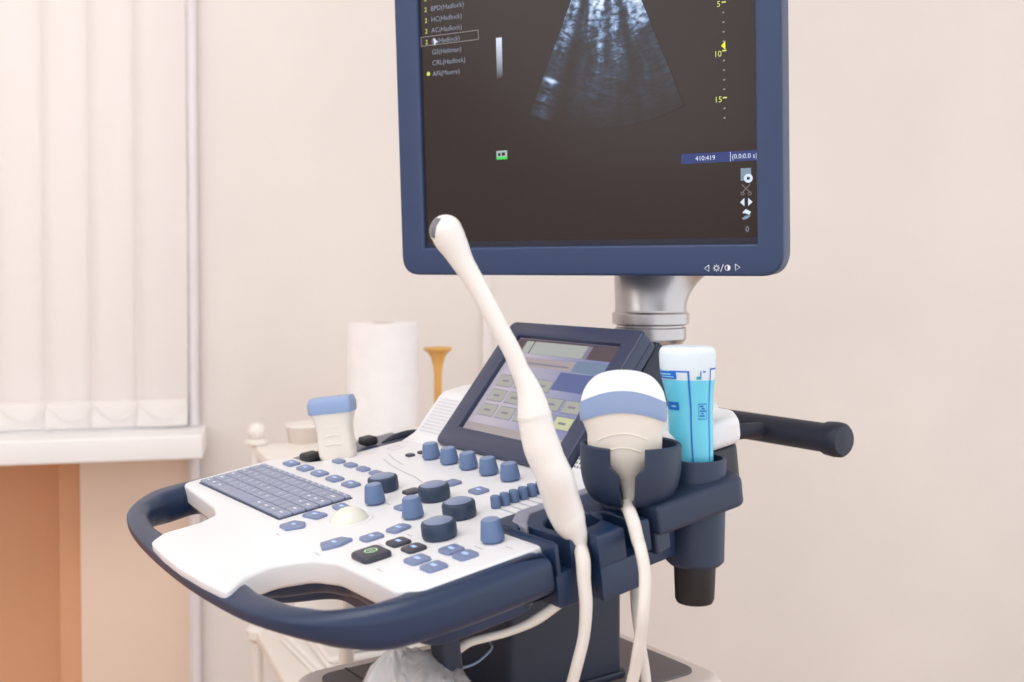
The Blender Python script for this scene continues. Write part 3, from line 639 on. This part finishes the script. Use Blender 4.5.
# the sector image
AX, AY = .2240, .3288
US = bpy.data.materials.new('sector_image'); US.use_nodes = True
def _us():
    nt = US.node_tree; N = nt.nodes; L = nt.links; b = N['Principled BSDF']; b.inputs['Base Color'].default_value = (.003, .0024, .0024, 1); b.inputs['Roughness'].default_value = .22; b.inputs['Specular IOR Level'].default_value = .3; b.inputs['Emission Strength'].default_value = 1
    tc = N.new('ShaderNodeTexCoord'); sp = N.new('ShaderNodeSeparateXYZ'); L.new(tc.outputs['Object'], sp.inputs[0])
    def M_(op, a, b_=None):
        n = N.new('ShaderNodeMath'); n.operation = op
        for i, x in enumerate((a, b_)):
            if x is None: continue
            if isinstance(x, (int, float)): n.inputs[i].default_value = x
            else: L.new(x, n.inputs[i])
        return n.outputs[0]
    dx = M_('SUBTRACT', sp.outputs['X'], AX); dy = M_('SUBTRACT', AY, sp.outputs['Y'])
    r = M_('SQRT', M_('ADD', M_('MULTIPLY', dx, dx), M_('MULTIPLY', dy, dy))); th = M_('ARCTAN2', dx, dy)
    def nz(sx, sy, scale, det, ox=0.):
        c = N.new('ShaderNodeCombineXYZ'); L.new(M_('ADD', M_('MULTIPLY', th, sx), ox), c.inputs[0]); L.new(M_('MULTIPLY', r, sy), c.inputs[1])
        n = N.new('ShaderNodeTexNoise'); n.inputs['Scale'].default_value = scale; n.inputs['Detail'].default_value = det; n.inputs['Distortion'].default_value = .6; L.new(c.outputs[0], n.inputs['Vector']); return n.outputs['Fac']
    def ramp(x, a, b_):
        m = N.new('ShaderNodeMapRange'); m.inputs['From Min'].default_value = a; m.inputs['From Max'].default_value = b_; L.new(x, m.inputs['Value']); return m.outputs[0]
    def GA(x, c, w_):
        d = M_('DIVIDE', M_('SUBTRACT', x, c), w_); return M_('POWER', 2.718, M_('MULTIPLY', M_('MULTIPLY', d, d), -1))
    fine = ramp(nz(4.5, 80, 3.0, 8), .34, .74); blob = ramp(nz(6, 20, 1.3, 3, 3.1), .36, .62)
    rays = ramp(nz(7, 5, 1.2, 2, 7.4), .1, .65)
    near = ramp(r, .165, .085); fall = ramp(r, .205, .07)
    a = M_('MULTIPLY', M_('ADD', M_('MULTIPLY', fine, .75), .18), M_('ADD', M_('MULTIPLY', blob, .7), .25))
    a = M_('MULTIPLY', a, M_('ADD', M_('MULTIPLY', fall, 1.1), .05))
    a = M_('MULTIPLY', a, M_('ADD', M_('MULTIPLY', rays, .8), M_('MULTIPLY', near, .55)))
    a = M_('MULTIPLY', a, M_('SUBTRACT', 1, M_('MULTIPLY', GA(th, -.27, .075), .85))); a = M_('MULTIPLY', a, M_('SUBTRACT', 1, M_('MULTIPLY', GA(th, .17, .04), .7)))
    a = M_('MULTIPLY', a, 1.45)
    # bright echo at the left side, and its comet tail
    def gauss(x, c, w_):
        d = M_('DIVIDE', M_('SUBTRACT', x, c), w_); return M_('POWER', 2.718, M_('MULTIPLY', M_('MULTIPLY', d, d), -1))
    echo = M_('MULTIPLY', gauss(th, -.38, .045), M_('ADD', M_('MULTIPLY', gauss(r, .1725, .0022), .8), M_('MULTIPLY', M_('MULTIPLY', ramp(r, .168, .175), fine), .30)))
    a = M_('ADD', a, echo)
    rp = N.new('ShaderNodeValToRGB'); e = rp.color_ramp.elements; e[0].color = (*lin((40, 30, 27)), 1); e[1].color = (*lin((208, 222, 238)), 1); e[1].position = .95
    m1 = e.new(.20); m1.color = (*lin((56, 62, 78)), 1); m2 = e.new(.42); m2.color = (*lin((112, 134, 168)), 1)
    L.new(a, rp.inputs['Fac']); L.new(rp.outputs[0], b.inputs['Emission Color'])
_us()
bm = bmesh.new(); pr = None; a0, a1 = R(-24.8), R(22.4)
inner, outr = [], []
for k in range(41):
    t = a0 + (a1 - a0) * k / 40; inner.append((AX + .055 * math.sin(t), AY - .055 * math.cos(t))); outr.append((AX + .212 * math.sin(t), AY - .212 * math.cos(t)))
part('sector_image', flat(inner + outr[::-1], gz), US, scr, MM, 'blue-grey fan shaped echo image')
# marks on the bezel
B_ = []; bz = .0043
B_.append((stroke([(.3290, -.0195), (.3290, -.0255), (.3245, -.0225), (.3290, -.0195)], .0007, LEG, bz), LEG))
B_.append((stroke([(.3550, -.0185), (.3550, -.0245), (.3595, -.0215), (.3550, -.0185)], .0007, LEG, bz), LEG))
B_.append((moved(ring2(.0016, .0022, bz), T(.3365, -.0222, 0)), LEG))
for k in range(8):
    a = k * math.pi / 4; B_.append((stroke([(.3365 + .0024 * math.cos(a), -.0222 + .0024 * math.sin(a)), (.3365 + .0035 * math.cos(a), -.0222 + .0035 * math.sin(a))], .0006, LEG, bz), LEG))
B_.append((stroke([(.3405, -.0258), (.3435, -.0185)], .0006, LEG, bz), LEG)); B_.append((moved(ring2(.0022, .0028, bz), T(.3475, -.0220, 0)), LEG))
B_.append((flat([(.3475 + .0025 * math.sin(R(180 * k / 12)), -.0220 + .0025 * math.cos(R(180 * k / 12))) for k in range(13)], bz), LEG))
part('bezel_mark', join(B_), None, mo, MM, 'white adjustment symbols on the bezel')

# ------------------------------------------------------------------ probes
def at(px, py, Y):   # place a point seen from the camera at distance Y
    d = Vector((0, math.cos(PITCH), -math.sin(PITCH))) + Vector((1, 0, 0)) * (px - 512) / 1100 + Vector((0, math.sin(PITCH), math.cos(PITCH))) * (296 - py) / 1100
    return Vector((0, 0, CAMZ)) + d * (Y / d.y)
def path(L): return [at(*p) for p in L]
# slim endocavity probe
pv = [(446, 231, .79, .0116), (450, 239, .79, .0115), (456, 249.5, .79, .0099), (462.5, 262, .79, .0083), (470.5, 275, .79, .0074), (485, 300, .79, .0068), (500, 329, .79, .0067), (512, 351, .79, .0066), (520, 370, .79, .0067), (526, 382, .79, .0078), (530, 393, .79, .0092), (532.5, 404, .79, .0108), (534.5, 415.7, .79, .0121),
      (538, 433, .79, .0127), (542, 447, .79, .0134), (547, 460, .79, .0131), (552, 471, .79, .0132), (556, 481, .792, .0138), (561, 499, .797, .0135), (566, 513, .80, .0132), (571, 525, .80, .0116), (577, 536, .80, .0080), (580, 548, .80, .0052)]
tv = empty('ultrasound_probe', at(574, 532, .80), 'long slim white wand probe with a rounded tip, standing upright in front of the screen', 'ultrasound probe', 'probes held on the console')
body = part('probe_body', sweep([at(*p[:3]) for p in pv], [p[3] for p in pv], 24, 5), PROBEW, tv)
part('seam_ring', sweep([at(534, 413.8, .79), at(534.6, 417.2, .79)], [.0126, .0126], 28, 1), PROBEW, body)
bm = bmesh.new(); bmesh.ops.create_uvsphere(bm, u_segments=28, v_segments=18, radius=.01175)
tipc = at(446, 231, .79); part('probe_tip', smooth(from_bm(bm)), PROBEW, tv, T(*tipc))
# grey acoustic window wrapped over the tip's left
bm = bmesh.new(); th0 = 14
f_ = Vector((0, -1, 0)); l_ = Vector((-1, 0, .25)).normalized(); up_ = l_.cross(f_).normalized()
grid = []
for i in range(9):
    row = []
    for j in range(9):
        az = R(34 + 60 * i / 8); el = R(-38 + 76 * j / 8)
        d = (f_ * math.cos(az) + l_ * math.sin(az)) * math.cos(el) + Vector((.35, 0, 1)).normalized() * math.sin(el)
        row.append(bm.verts.new(d.normalized() * .01195))
    grid.append(row)
for i in range(8):
    for j in range(8): bm.faces.new((grid[i][j], grid[i + 1][j], grid[i + 1][j + 1], grid[i][j + 1]))
part('acoustic_window', smooth(from_bm(bm)), TIP, tv, T(*tipc), 'grey acoustic window')
part('cable', sweep(path([(580, 545, .80), (583, 560, .79), (584, 580, .787), (586, 605, .785), (584, 635, .785), (577, 665, .785), (568, 700, .79), (556, 760, .80), (560, 830, .85), (600, 860, .93)]), [.0050, .0055, .0050, .0048, .0044, .0043, .0043, .0043, .0042, .004], 12, 6), CABLE, tv)

# convex probe sits in the bowl
PX0 = at(627, 505, .845); sc_ = .845 / 1100
def zz(py): return (PX0.z + (505 - py) * sc_) - PX0.z
tilt = 0
cvx = empty('ultrasound_probe', PX0, 'broad fan headed cream probe with a blue band, resting in the open navy cup', 'ultrasound probe', 'probes held on the console')
def sec(py, hwpx, ht, e, c, dx=0): return ((dx) * sc_, 0, zz(py), hwpx * sc_, ht, e, c)
body_s = [sec(508, 8.5, .0065, 2, 0, 5), sec(492, 9, .007, 2, 0, 4), sec(483, 10.5, .008, 2, 0, 3), sec(474, 15, .010, 2, 0, 1), sec(465, 24, .0115, 2.2, 0, -1), sec(456, 34, .0125, 2.5, 1.0, -2), sec(446, 37, .013, 2.6, 2, -2.5), sec(430, 37.5, .013, 2.6, 4, -2.5), sec(418, 39.5, .0133, 2.6, 6, -3.5), sec(410, 41.5, .0136, 2.6, 7.5, -4)]
band_s = [sec(410, 42.8, .0145, 2.5, 7.5, -4), sec(405, 43.6, .0148, 2.5, 8.5, -4), sec(398, 43.8, .0148, 2.5, 9, -4), sec(388, 43.0, .0144, 2.5, 9, -4)]
lens_s = [sec(388, 42.6, .0141, 2.5, 9, -4), sec(382.5, 40, .0133, 2.4, 6.5, -4), sec(376.8, 34.5, .0115, 2.3, 5, -4), sec(372.6, 27.5, .0092, 2.2, 4, -4), sec(370.2, 18, .006, 2, 3, -4), sec(369, 8, .0025, 2, 2, -4)]
CM = T(*PX0) @ RZ(R(-6))
cb = part('probe_body', loft(densify(body_s, 5), 48), PROBE, cvx, CM)
part('blue_band', loft(densify(band_s, 4), 48), PBLUE, cb, CM, 'pale blue band')
part('lens', loft(densify(lens_s, 5), 48), LENS, cb, CM, 'white curved lens')
# moulded grip lines on the front face
def grip(me_pts, r=.0008): return sweep(me_pts, r, 6, 6)
gl = []
for (py, x0, x1) in ((433, -26, 22), (447, -22, 16)):
    pts = []
    for k in range(7):
        t = k / 6; x = (x0 + (x1 - x0) * t); xx = x - 2.5; hw = 37.4
        yv = -.0131 * (1 - min(1, abs(x / hw)) ** 2.6) ** (1 / 2.6)
        pts.append((xx * sc_, yv + .0002, zz(py) - (x * x) * sc_ * .007 + 2.2 * math.sin(math.pi * t) * sc_))
    gl.append((grip(pts, .0007), PROBE))
part('grip_ridge', join(gl), None, cb, CM)
part('cable', sweep([CM @ Vector((5 * sc_, 0, zz(507)))] + [kp(.4555, .1765, .0110), kp(.465, .1700, .0110), kp(.474, .1640, .0105), kp(.4825, .1590, .0060), kp(.4885, .1560, -.0040)] + path([(640.5, 549, .787), (645, 575, .778), (643.5, 610, .772), (640, 640, .775), (636, 665, .78), (628, 720, .80), (640, 800, .88), (660, 850, .98)]), [.0056, .0050, .0050, .0050, .0050, .0048, .0045, .0044, .0043, .0043, .0043, .0043, .004, .004], 12, 6), CABLE, cvx)
part('cable', sweep(path([(634, 545, .90), (634.5, 580, .89), (636, 610, .87), (641, 645, .86), (646, 680, .86), (650, 740, .87), (655, 820, .93)]), .0040, 12, 6), CABLE, cvx, None, 'returning run of the white cable')

# linear probe at the far left
LX = at(338.5, 457, 1.15); s2 = 1.15 / 1100
lin_ = empty('ultrasound_probe', LX, 'small flat white probe with pale blue square end, at the far left of the console', 'ultrasound probe', 'probes held on the console')
LM = T(*LX) @ Matrix.Rotation(R(-7), 4, 'Y') @ RZ(R(-10))
def s_(py, hw, ht, e, c=0, dx=0): return (dx * s2, 0, (457 - py) * s2, hw * s2, ht, e, c)
lb = part('probe_body', loft(densify([s_(470, 9, .007, 3), s_(458, 17, .010, 3.5), s_(450, 18.6, .0105, 4), s_(435, 18.0, .0105, 4), s_(425, 18.3, .011, 4), s_(418, 20, .0115, 4), s_(411, 22.3, .0122, 5)], 5), 48), PROBE, lin_, LM)
part('blue_cap', loft([s_(411.5, 22.8, .0127, 6), s_(411, 23.0, .0128, 6), s_(402, 23.6, .0125, 6), s_(397, 22.0, .0112, 6), s_(396, 21, .0102, 6)], 48), PBLUE, lb, LM, 'pale blue end cap')
gl = []
for py in (426, 434, 443):
    gl.append((sweep([(-8 * s2, -.0106, (457 - py) * s2), (0, -.0108, (457.8 - py) * s2), (8 * s2, -.0106, (457 - py) * s2)], .0006, 6, 4), PROBE))
part('grip_ridge', join(gl), None, lb, LM)

# ------------------------------------------------------------------ gel bottle, standing on its cap in the cup
GB0 = at(693, 470, .885); s3 = .885 / 1100
gel = empty('gel_bottle', GB0, 'clear plastic bottle of blue ultrasound gel standing in the right cup', 'gel bottle')
BP = [(474, 0, 19.0), (466, 0, 20.0), (440, -1.8, 22.0), (425, -2.5, 22.3), (405, -3, 22.6), (390, -4.2, 24.5), (378, -5.2, 26.5), (368, -5.8, 27.6), (356, -6, 28.2), (350, -6, 27.8), (346.5, -6, 25.5), (345, -6, 21)]
def bsec(p): return (p[1] * s3, 0, (470 - p[0]) * s3, p[2] * s3, p[2] * s3 * .78, 2.3, 0)
bs = [bsec(p) for p in BP]; GMx = T(*GB0) @ RZ(R(-8))
def split_at(py):
    d = densify(bs, 5); z = (470 - py) * s3; return [s for s in d if s[2] <= z], [s for s in d if s[2] >= z]
lo, hi = split_at(377)
bb = part('bottle_body', loft(hi and [lo[-1]] + hi, 48), FROST, gel, GMx, 'frosted clear upper end of the bottle')
part('gel_fill', loft(lo, 48, (True, False)), GEL, gel, GMx, 'bottle wall full of blue gel')
def bpt(z, ang, off=.0004):
    d = densify(bs, 5)
    for a, b in zip(d, d[1:]):
        if a[2] <= z <= b[2]:
            t = (z - a[2]) / max(b[2] - a[2], 1e-9); x, aa, bb_ = [a[i] + (b[i] - a[i]) * t for i in (0, 3, 4)]; break
    else: x, aa, bb_ = d[-1][0], d[-1][3], d[-1][4]
    ct, st = math.cos(ang), math.sin(ang); e = 2 / 2.3
    return Vector((x + (aa + off) * math.copysign(abs(ct) ** e, ct), (bb_ + off) * math.copysign(abs(st) ** e, st), z))
def bpatch(py0, py1, a0, a1, m, off=.0004, ny=8, na=6):
    bm = bmesh.new(); g_ = [[bm.verts.new(bpt((470 - (py0 + (py1 - py0) * i / ny)) * s3, R(a0 + (a1 - a0) * j / na), off)) for j in range(na + 1)] for i in range(ny + 1)]
    for i in range(ny):
        for j in range(na): bm.faces.new((g_[i][j], g_[i][j + 1], g_[i + 1][j + 1], g_[i + 1][j]))
    return (from_bm(bm), m)
lab = [bpatch(369, 377, -172, -112, LBLUE), bpatch(400, 408, -160, -116, LBLUE), bpatch(369, 466, -91, -88.5, LBLUE), bpatch(368.5, 370, -128, -88.5, LBLUE), bpatch(366.5, 466, -42, -39, LBLUE), bpatch(366, 367.6, -42, -14, LBLUE),
       bpatch(371.6, 372.8, -165, -125, LPALE, .0006), bpatch(374.2, 375.2, -155, -118, LPALE, .0006), bpatch(403.5, 405, -140, -124, LPALE, .0006)]
for (py, a_) in ((401, -74), (416, -74)): lab.append(bpatch(py, py + .8, a_, a_ + 24, LBLUE, ny=2))
for a_ in (-74, -51): lab.append(bpatch(401, 416.8, a_, a_ + 1, LBLUE))
for k in range(5): lab.append(bpatch(403 + k * 2.4, 404.4 + k * 2.4, -71 + (k % 2) * 5, -60 + (k % 3) * 4, LBLUE, ny=2))
lab += [bpatch(368.5, 376, -68, -65.5, LBLUE, ny=3), bpatch(368.5, 370, -62, -55, LBLUE, ny=2), bpatch(374, 377, -76, -66, mat('label_teal', (40, 170, 180), .5), ny=2)]
part('label_print', join(lab), None, gel, GMx, 'blue printed label lines')
part('bottle_cap', lathe([(.010, -.014), (.012, -.012), (.0135, .0)], 24), LENS, gel, GMx @ T(0, 0, 0))

# ------------------------------------------------------------------ plastic bag and cord under the console
BAG = bpy.data.materials.new('clear_bag_plastic'); BAG.use_nodes = True
def _bag():
    nt = BAG.node_tree; N = nt.nodes; L = nt.links; b = N['Principled BSDF']; b.inputs['Base Color'].default_value = (*lin((222, 220, 222)), 1); b.inputs['Roughness'].default_value = .12; b.inputs['Coat Weight'].default_value = .8
    tc = N.new('ShaderNodeTexCoord'); n = N.new('ShaderNodeTexNoise'); n.inputs['Scale'].default_value = 26; n.inputs['Distortion'].default_value = 1.5; n.inputs['Detail'].default_value = 3
    mp = N.new('ShaderNodeMapping'); mp.inputs['Scale'].default_value = (1, 1, .35); L.new(tc.outputs['Object'], mp.inputs[0]); L.new(mp.outputs[0], n.inputs['Vector'])
    bp = N.new('ShaderNodeBump'); bp.inputs['Distance'].default_value = .012; bp.inputs['Strength'].default_value = 1.0; L.new(n.outputs['Fac'], bp.inputs['Height']); L.new(bp.outputs[0], b.inputs['Normal'])
    tr = N.new('ShaderNodeBsdfTransparent'); mx = N.new('ShaderNodeMixShader'); mx.inputs[0].default_value = .38
    L.new(b.outputs[0], mx.inputs[1]); L.new(tr.outputs[0], mx.inputs[2]); L.new(mx.outputs[0], N['Material Output'].inputs[0])
_bag()
def bag_mesh():
    bm = bmesh.new(); seg = 96; rings = []
    # leaning pouch: narrow gathered neck, swelling, then a folded foot
    prof = [(0, .004), (.006, .009), (.014, .018), (.026, .029), (.042, .038), (.062, .044), (.085, .047), (.11, .045), (.13, .036), (.14, .018)]
    for dz, r in prof:
        ring = []
        for i in range(seg):
            t = 2 * math.pi * i / seg
            f = 1 + .17 * math.sin(5 * t + dz * 40) * min(1, .35 + dz * 8) + .10 * math.sin(9 * t - dz * 60) + .05 * math.sin(17 * t + dz * 25)
            p = Vector((r * f * math.cos(t) * 1.12 + dz * .22, r * f * math.sin(t) * .75, -dz)); p += Vector((1, 1, 0)) * noise.noise(p * 45) * .006
            ring.append(bm.verts.new(p))
        rings.append(ring)
    for a, b in zip(rings, rings[1:]):
        for i in range(seg): bm.faces.new((a[i], a[(i + 1) % seg], b[(i + 1) % seg], b[i]))
    bm.faces.new(rings[0][::-1]); bm.faces.new(rings[-1]); return smooth(from_bm(bm), 60)
bgp = at(398, 648, .80)
bag = empty('plastic_bag', bgp, 'crumpled clear plastic bag hanging under the right front corner of the console', 'plastic bag')
part('bag_body', bag_mesh(), BAG, bag, T(*bgp))
inn = part('wrapped_handle', loft(densify([(.010, 0, -.012, .005, .005, 2, 0), (.014, 0, -.03, .018, .014, 2, 0), (.020, 0, -.06, .030, .02, 2, 0), (.026, 0, -.09, .032, .022, 2, 0), (.03, 0, -.125, .02, .015, 2, 0)], 4), 28), PROBE, bag, T(*bgp), 'cream object wrapped inside the bag')
# film draping from the bag to the hook
bm = bmesh.new(); top_ = [at(402, 651, .80), at(418, 649, .795), at(436, 652, .79), at(448, 660, .79), at(462, 668, .785)]; bot_ = [at(405, 700, .77), at(425, 700, .765), at(450, 700, .765), at(470, 700, .765), at(482, 690, .765)]
gr = []
tops = catmull([tuple(p) for p in top_], 5, False); bots = catmull([tuple(p) for p in bot_], 5, False)
for j in range(9):
    t = j / 8; row = []
    for k, (a, b) in enumerate(zip(tops, bots)):
        p = Vector(a) * (1 - t) + Vector(b) * t; p.y -= .012 * math.sin(math.pi * t) + .005 * math.sin(k * 1.1 + t * 3); row.append(bm.verts.new(p))
    gr.append(row)
for j in range(8):
    for k in range(len(gr[0]) - 1): bm.faces.new((gr[j][k], gr[j][k + 1], gr[j + 1][k + 1], gr[j + 1][k]))
bmesh.ops.solidify(bm, geom=bm.faces, thickness=.0005)
part('bag_flap', smooth(from_bm(bm), 60), BAG, bag)
cord = sweep(path([(584, 586, .805), (568, 598, .80), (556, 606, .80), (540, 617, .80), (526, 625, .80), (505, 633, .80), (485, 638, .80), (468, 643, .80), (452, 653, .80)]), [.0028, .0030, .0036, .0040, .0034, .0030, .0031, .0032, .0045], 12, 5)
part('covered_cord', cord, CABLE, bag, None, 'white cord in a thin cover running up to the slot')
part('thin_tube', sweep(path([(488, 640, .84), (492, 647, .83), (486, 655, .82), (474, 664, .81), (458, 669, .80)]), .0009, 8, 6), mat('clear_tube', (120, 140, 170), .3), bag, None, 'thin clear tube')

# ------------------------------------------------------------------ trolley by the wall
TA_ = Vector((.39, -.92, 0)).normalized(); TB_ = Vector((.92, .39, 0)).normalized(); TC0 = Vector((-.41, 1.76, 0))
TRM = axes(TC0, TB_, -TA_, kz)      # x along the wall, y away from the camera (negative y = toward it)
tr = empty('instrument_trolley', TC0, 'white two-shelf trolley with knobbed corner posts beside the wall', 'trolley', M=TRM)
TZ, LZ = .816, .520
TL, TD = .33, -.58
for z in (TZ, LZ): part('shelf', prism([fillet([(-.005, .005), (-.005, TD), (TL, TD), (TL, .005)], .02)], z - .02, z, .005), WPLAST, tr, TRM)
for (x, y_) in ((0, 0), (TL - .01, 0), (0, TD + .01), (TL - .01, TD + .01)):
    pz = part('post', sweep([(x, y_, .05), (x, y_, TZ + .002)], .0085, 16, 1), WPLAST, tr, TRM)
    bm = bmesh.new(); bmesh.ops.create_uvsphere(bm, u_segments=20, v_segments=12, radius=.0145)
    part('post_knob', join([(moved(smooth(from_bm(bm)), T(x, y_, TZ + .022)), WPLAST), (moved(lathe([(.016, 0), (.018, .002), (.018, .007), (.012, .010)], 20), T(x, y_, TZ)), WPLAST)]), None, pz, TRM)
    part('post_collar', moved(lathe([(.013, -.012), (.019, -.006), (.019, .006), (.013, .012)], 20), T(x, y_, LZ - .008)), WPLAST, pz, TRM)
    part('caster', join([(moved(lathe([(.0001, -.008), (.022, -.008), (.025, -.005), (.025, .005), (.022, .008), (.0001, .008)], 24), T(x, y_, .025) @ Matrix.Rotation(R(90), 4, 'X')), BLACK), (raw_box(x - .008, x + .008, y_ - .012, y_ + .012, .049, .056), WPLAST)]), None, tr, TRM)
# things on the trolley
def spot(px, Y, z): p = at(px, 400, Y); return Vector((p.x, p.y, z))
pr_ = spot(383, 1.84, TZ)
roll = empty('paper_towel_roll', pr_, 'tall white paper towel roll standing on the trolley behind the console', 'paper roll')
part('paper', lathe([(.0560, 0), (.0585, .002), (.0590, .01), (.0590, .190), (.0575, .1925), (.0200, .193), (.0195, .191), (.0195, .02), (.0001, .02)], 48), PAPER, roll, T(*pr_))
part('core', lathe([(.0192, .002), (.0194, .1925), (.0180, .1925), (.0178, .022), (.0001, .021)], 32), mat('cardboard', (196, 170, 136), .9), roll, T(*pr_))
part('loose_edge', sweep([(.0575, -.012, .001), (.0575, -.012, .1915)], .0012, 6, 1), PAPER, roll, T(*pr_))
hs = spot(438, 1.85, TZ)
horn = empty('wooden_stethoscope', hs, 'yellow wooden trumpet shaped ear horn standing behind the console', 'ear horn')
part('horn_body', lathe([(.0001, 0), (.020, 0), (.0215, .002), (.020, .006), (.014, .014), (.0085, .026), (.0068, .045), (.0066, .100), (.0078, .118), (.0120, .134), (.0180, .1425)], 36), WOOD, horn, T(*hs))
part('horn_rim', lathe([(.0175, .1418), (.0230, .1455), (.0242, .1480), (.0225, .1505), (.0150, .1500), (.0001, .1470)], 36), WOOD, horn, T(*hs))
cs = spot(303, 1.79, TZ)
cup = empty('plastic_cup', cs, 'small pale translucent plastic tub with a flat rim on the trolley', 'tub')
part('tub_body', lathe([(.0001, 0), (.022, 0), (.0235, .002), (.0275, .026), (.026, .026), (.0222, .004), (.0001, .003)], 36), CUPM, cup, T(*cs))
part('tub_rim', lathe([(.0262, .0245), (.0300, .0255), (.0305, .0285), (.0285, .0305), (.0262, .0295)], 36), WPLAST, cup, T(*cs))
# folded cloths on the lower shelf
for i, (x, y_, w_, d_, rz, lb_) in enumerate(((.13, -.185, .20, .24, .1, 'folded white cloth at the bottom of the pile on the lower trolley shelf'), (.135, -.19, .185, .22, .02, 'folded white cloth in the middle of the pile on the lower trolley shelf'), (.14, -.18, .175, .21, .16, 'folded white cloth on top of the pile on the lower trolley shelf'))):
    z0 = LZ + .0215 * i
    L = []
    for k in range(2): L.append((prism([rrect(w_, d_ - .002 * k, .012)], .0005 + k * .0102, .0105 + k * .0102, .0048, 4), TOWEL))
    o = part('folded_cloth', join(L), None, None, TRM @ T(x, y_, z0) @ RZ(rz)); tag(o, lb_, 'cloth', 'folded cloths on the trolley')
